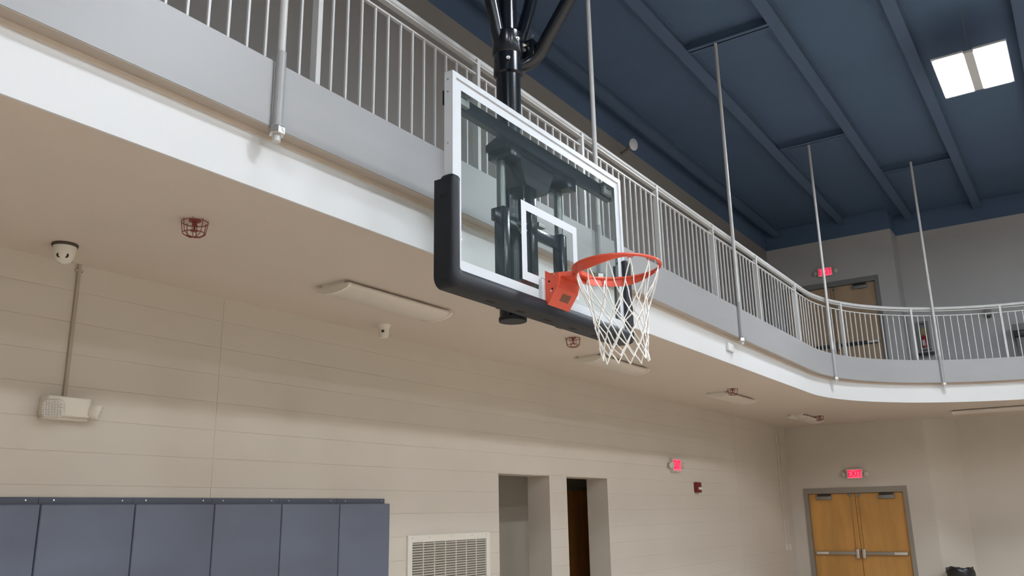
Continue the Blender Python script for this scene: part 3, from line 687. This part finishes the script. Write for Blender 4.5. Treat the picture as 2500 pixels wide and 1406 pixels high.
# caged sprinklers
def sprinkler(x, y, label):
    t = thing('caged_sprinkler', label, 'sprinkler', (x, y, SOF), 'red caged sprinklers under the gallery')
    cg = MB(); R_ = [(0.070, -0.012), (0.060, -0.075)]
    for r, z in R_: cg.tube([(r*math.cos(2*PI*k/24), r*math.sin(2*PI*k/24), z) for k in range(24)], 0.0026, 6, closed=True)
    for k in range(8):
        a = 2*PI*k/8; c_, s_ = math.cos(a), math.sin(a)
        cg.tube([(0.070*c_, 0.070*s_, -0.002), (0.068*c_, 0.068*s_, -0.03), (0.060*c_, 0.060*s_, -0.075), (0.035*c_, 0.035*s_, -0.092), (0.006*c_, 0.006*s_, -0.096)], 0.0022, 5)
    lpart('cage', cg, 'sprinkler_red', t, 60)
    lpart('sprinkler_head', MB().lathe([(0.034, 0.0), (0.032, -0.006), (0.013, -0.008), (0.011, -0.03), (0.006, -0.034), (0.006, -0.055), (0.022, -0.058), (0.022, -0.061), (0, -0.062)], (0, 0, 0), 16), 'sprinkler_red', t, 40)
sprinkler(2.67, 3.90, 'red wire-caged sprinkler under the gallery, nearest and largest, at the left')
sprinkler(6.80, 3.90, 'red wire-caged sprinkler under the gallery, left of the net')
sprinkler(11.22, 3.96, 'red wire-caged sprinkler beside the third wraparound light')
sprinkler(15.72, 3.99, 'red wire-caged sprinkler under the gallery, farthest, near the corner')
# cameras
t = thing('security_camera', 'white turret security camera with two dark eyes on the soffit at left', 'security camera', (2.47, 4.86, SOF))
B_ = MB()
lpart('base_ring', MB().lathe([(0.072, 0.0), (0.074, -0.006), (0.070, -0.016), (0.060, -0.018)], (0, 0, 0), 32), 'dark_ring', t, 40)
body = lpart('body', MB().lathe([(0.064, -0.014), (0.063, -0.030), (0.060, -0.06), (0.054, -0.085), (0.043, -0.105), (0.026, -0.117), (0.0, -0.121)], (0, 0, 0), 32), 'camera_white', t, 50)
fdir = Vector((-0.56, -0.80, -0.22)).normalized(); rv = fdir.cross(Vector((0, 0, 1))).normalized(); uv = rv.cross(fdir); bc = Vector((0, 0, -0.068))
ball = lpart('eyeball', MB().lathe([(0.0495, -0.01), (0.0490, 0.012), (0.045, 0.030), (0.038, 0.043), (0.034, 0.048), (0.0, 0.050)], bc, 32, basis=(rv, uv, fdir)), 'camera_white', t, 40)
lpart('shade_ring', MB().tube([bc+fdir*0.012+(rv*math.cos(a)+uv*math.sin(a))*0.0510 for a in [PI*0.12+PI*0.76*k/20 for k in range(21)]], 0.0035, 6), 'dark_ring', t, 40)
for sx in (-1, 1):
    lpart('eye', MB().lathe([(0.0145, 0.0), (0.0145, 0.005), (0.012, 0.006), (0.0, 0.0065)], bc+fdir*0.046+rv*sx*0.0185-uv*0.002, 20, basis=(rv, uv, fdir)), 'dark_glass', ball, 40)
t = thing('ceiling_camera', 'small white ceiling camera on a stem behind the nearest wraparound light', 'security camera', (5.28, 4.90, SOF))
lpart('mount', MB().lathe([(0.060, 0.0), (0.060, -0.012), (0.050, -0.03), (0.046, -0.045)], (0, 0, 0), 24), 'camera_white', t, 40)
lpart('body', MB().lathe([(0.046, -0.040), (0.045, -0.075), (0.042, -0.10), (0.032, -0.115), (0, -0.12)], (0, 0, 0), 24), 'camera_white', t, 40)
lpart('lens', MB().lathe([(0.012, 0.0), (0.012, 0.006), (0, 0.007)], Vector((-0.040, -0.026, -0.065)), 14, basis=((0.55, -0.83, 0), (0, 0, 1), (-0.83, -0.55, 0))), 'dark_glass', t, 40)

# ------------------------------------------------------------------ doors in the far wall
def double_door(name, z0, zt, wood, frame_m, closer_m, bar_m):
    y0, y1 = DW; w_ = 0.055
    t = tag(empty(name, (XF, (y0+y1)/2, z0)), kind='structure')
    f_ = MB().box(XF-0.018, XF+0.14, y0, y0+w_, z0, zt).box(XF-0.018, XF+0.14, y1-w_, y1, z0, zt).box(XF-0.018, XF+0.14, y0+w_, y1-w_, zt-0.085, zt)
    f_.box(XF-0.018, XF+0.01, y0-0.02, y0, z0, zt).box(XF-0.018, XF+0.01, y1, y1+0.02, z0, zt).box(XF-0.018, XF+0.01, y0-0.02, y1+0.02, zt, zt+0.02)
    f_.build('frame', frame_m, t)
    ym = (y0+y1)/2
    for a, b, hs in ((y0+w_+0.004, ym-0.004, -1), (ym+0.004, y1-w_-0.004, 1)):       # hs: +1 hinge at larger y
        lf = MB().bevbox(XF+0.045, XF+0.09, a, b, z0+0.01, zt-0.09, 0.003).build('leaf', wood, t)
        me_ = ym-hs*0.0
        e = b if hs > 0 else a; g_ = a if hs > 0 else b                               # e hinge edge, g_ meeting edge
        yc = e-hs*0.30
        MB().bevbox(XF-0.01, XF+0.046, yc-0.145, yc+0.145, zt-0.200, zt-0.135, 0.008).build('door_closer', closer_m, lf, 40)
        MB().bevbox(XF-0.015, XF+0.05, yc-0.13, yc+0.12, zt-0.124, zt-0.100, 0.004).build('closer_arm', 'cabinet_dark', lf, 40)
        zb = z0+0.91 if z0 > 1 else 0.905
        lo, hi = sorted((e-hs*0.05, g_+hs*0.05))
        MB().bevbox(XF-0.008, XF+0.046, lo, hi, zb-0.032, zb+0.030, 0.006).build('push_bar', bar_m, lf, 40)
        lo, hi = sorted((e-hs*0.055, e-hs*0.28))
        MB().bevbox(XF-0.014, XF+0.040, lo, hi, zb-0.022, zb+0.022, 0.004).build('bar_grip', 'plastic_white', lf, 40)
        lo, hi = sorted((g_+hs*0.02, g_+hs*0.085))
        MB().bevbox(XF-0.035, XF+0.046, lo, hi, zb-0.10, zb+0.085, 0.015, 3).build('latch_case', 'galvanized', lf, 40)
        yr = g_+hs*0.07
        MB().cyl((XF+0.03, yr, zb+0.08), (XF+0.03, yr, zt-0.10), 0.009, 10).build('latch_rod', wood, lf, 40)
        MB().bevbox(XF+0.005, XF+0.046, yr-0.022, yr+0.022, zt-0.155, zt-0.098, 0.004).build('top_latch', 'closer_metal', lf, 40)
    return t
double_door('door_1', 0.0, DH, 'door_wood', 'door_frame', 'closer_metal', 'bar_metal')
double_door('door_2', DECK, DECK+2.215, 'door_wood_pale', 'upper_frame', 'upper_frame', 'cabinet_dark')

# bin with black bag in the corner
t = thing('trash_bin', 'black bagged trash bin in the corner right of the double doors', 'bin', (17.33, 2.29, 0))
MB().lathe([(0.175, 0.0), (0.185, 0.01), (0.205, 0.55), (0.212, 0.60)], (17.33, 2.29, 0), 28).build('barrel', 'cabinet_dark', t, 40)
bg = MB(); rows_ = [(0.214, 0.40), (0.222, 0.47), (0.219, 0.55), (0.226, 0.62), (0.222, 0.665), (0.206, 0.690), (0.186, 0.684), (0.175, 0.60)]; vv = []
for i, (r, z) in enumerate(rows_):
    for k in range(40):
        a = 2*PI*k/40; wv = 0.010*math.sin(5*a+i*1.3)+0.007*math.sin(11*a+i*2.1)+0.004*math.sin(17*a)
        vv.append((17.33+(r+wv)*math.cos(a), 2.29+(r+wv)*math.sin(a), z+0.014*math.sin(3*a+i)+0.006*math.sin(9*a)))
bg.add(vv, [(i*40+k, i*40+(k+1) % 40, (i+1)*40+(k+1) % 40, (i+1)*40+k) for i in range(len(rows_)-1) for k in range(40)])
bg.build('bag', 'bag_black', t, 80)

# things on the gallery's far wall
t = thing('extinguisher_cabinet', 'narrow wall cabinet holding a red extinguisher on the gallery level', 'cabinet', (XB, 2.44, CH+2.95))
cf = MB()
for a, b, c, d in ((2.33, 2.36, 2.96, 3.53), (2.51, 2.54, 2.96, 3.53), (2.36, 2.51, 2.96, 3.0), (2.36, 2.51, 3.49, 3.53)): cf.box(XB-0.09, XB, a, b, CH+c, CH+d)
cf.build('frame', 'upper_frame', t); MB().box(XB-0.012, XB, 2.34, 2.53, CH+2.97, CH+3.52).build('back_panel', 'cabinet_grey', t)
MB().lathe([(0.050, CH+3.005), (0.052, CH+3.02), (0.052, CH+3.19), (0.035, CH+3.225), (0.014, CH+3.24), (0.014, CH+3.27), (0, CH+3.275)], (XB-0.055, 2.435, 0), 18).build('extinguisher', 'extinguisher_red', t, 40)
MB().box(XB-0.112, XB-0.108, 2.425, 2.465, CH+3.04, CH+3.15).build('paper_tag', 'print_white', t)
MB().box(XB-0.05, XB-0.045, 2.38, 2.47, CH+3.24, CH+3.40).build('yellow_notice', 'tag_yellow', t)
tag(MB().bevbox(XB-0.20, XB, 2.28, 2.58, CH+2.862, CH+2.892, 0.004).build('wall_shelf', 'cabinet_dark'), 'small dark ledge on the gallery wall below the extinguisher cabinet', 'shelf')
t = thing('soap_dispenser', 'small pale box with dark underside on the upper gallery wall', 'dispenser', (XB, 1.27, CH+3.45))
MB().bevbox(XB-0.10, XB, 1.215, 1.325, CH+3.48, CH+3.65, 0.012, 2).build('body', 'upper_wall_dimmed', t, 40)
MB().bevbox(XB-0.085, XB, 1.225, 1.315, CH+3.45, CH+3.482, 0.006).build('underside', 'cabinet_dark', t, 40)
t = thing('drinking_fountain', 'dark grey box-shaped unit on the gallery wall at the right edge', 'drinking fountain', (XB-0.2, 0.66, DECK))
MB().bevbox(XB-0.38, XB, 0.42, 0.90, CH+3.08, CH+3.20, 0.012, 2).build('basin', 'cabinet_grey', t, 40)
MB().bevbox(XB-0.36, XB, 0.43, 0.89, CH+2.97, CH+3.085, 0.008).build('grille', 'cabinet_dark', t, 40)
MB().bevbox(XB-0.30, XB, 0.45, 0.87, DECK, CH+2.975, 0.008).build('pedestal', 'cabinet_grey', t, 40)

# ------------------------------------------------------------------ high-bay lights
def highbay(x, y, label):
    z = CH+5.18
    t = thing('high_bay_light', label, 'ceiling light', (x, y, z), 'high-bay lights of the hall')
    lpart('driver_box', MB().bevbox(-0.30, 0.30, -0.07, 0.07, 0.03, 0.11, 0.01), 'lamp_body', t)
    lpart('spine', MB().bevbox(-0.56, 0.56, -0.055, 0.055, -0.005, 0.035, 0.006), 'lamp_body', t)
    for sy in (-1, 1):
        w_ = lpart('wing', MB().bevbox(-0.60, 0.60, min(sy*0.05, sy*0.40), max(sy*0.05, sy*0.40), 0.004, 0.030, 0.005), 'lamp_body', t)
        lpart('led_panel', MB().bevbox(-0.545, 0.545, min(sy*0.062, sy*0.372), max(sy*0.062, sy*0.372), -0.006, 0.0035, 0.003, 1), 'led_panel', t)
    for sx in (-0.5, 0.5):
        lpart('hanger_wire', MB().cyl((sx, 0, 0.03), (sx, 0, ROOF-z-0.0), 0.004, 6), 'closer_metal', t)
    return t
highbay(11.06, 0.49, 'bright twin-panel high-bay light hanging below the dark ceiling')
for x, y in [(4.35, -0.9), (-2.4, -0.9)] + [(a, -5.1) for a in (11.9, 8.2, 4.35, 0.5, -3.4)] + [(a, -10.7) for a in (11.9, 6.5, 1.1, -4.3)]:  # unseen lamps: some placed from shadows, the others added to raise the bounce light
    highbay(x, y, 'twin-panel high-bay light over the court, outside the picture')
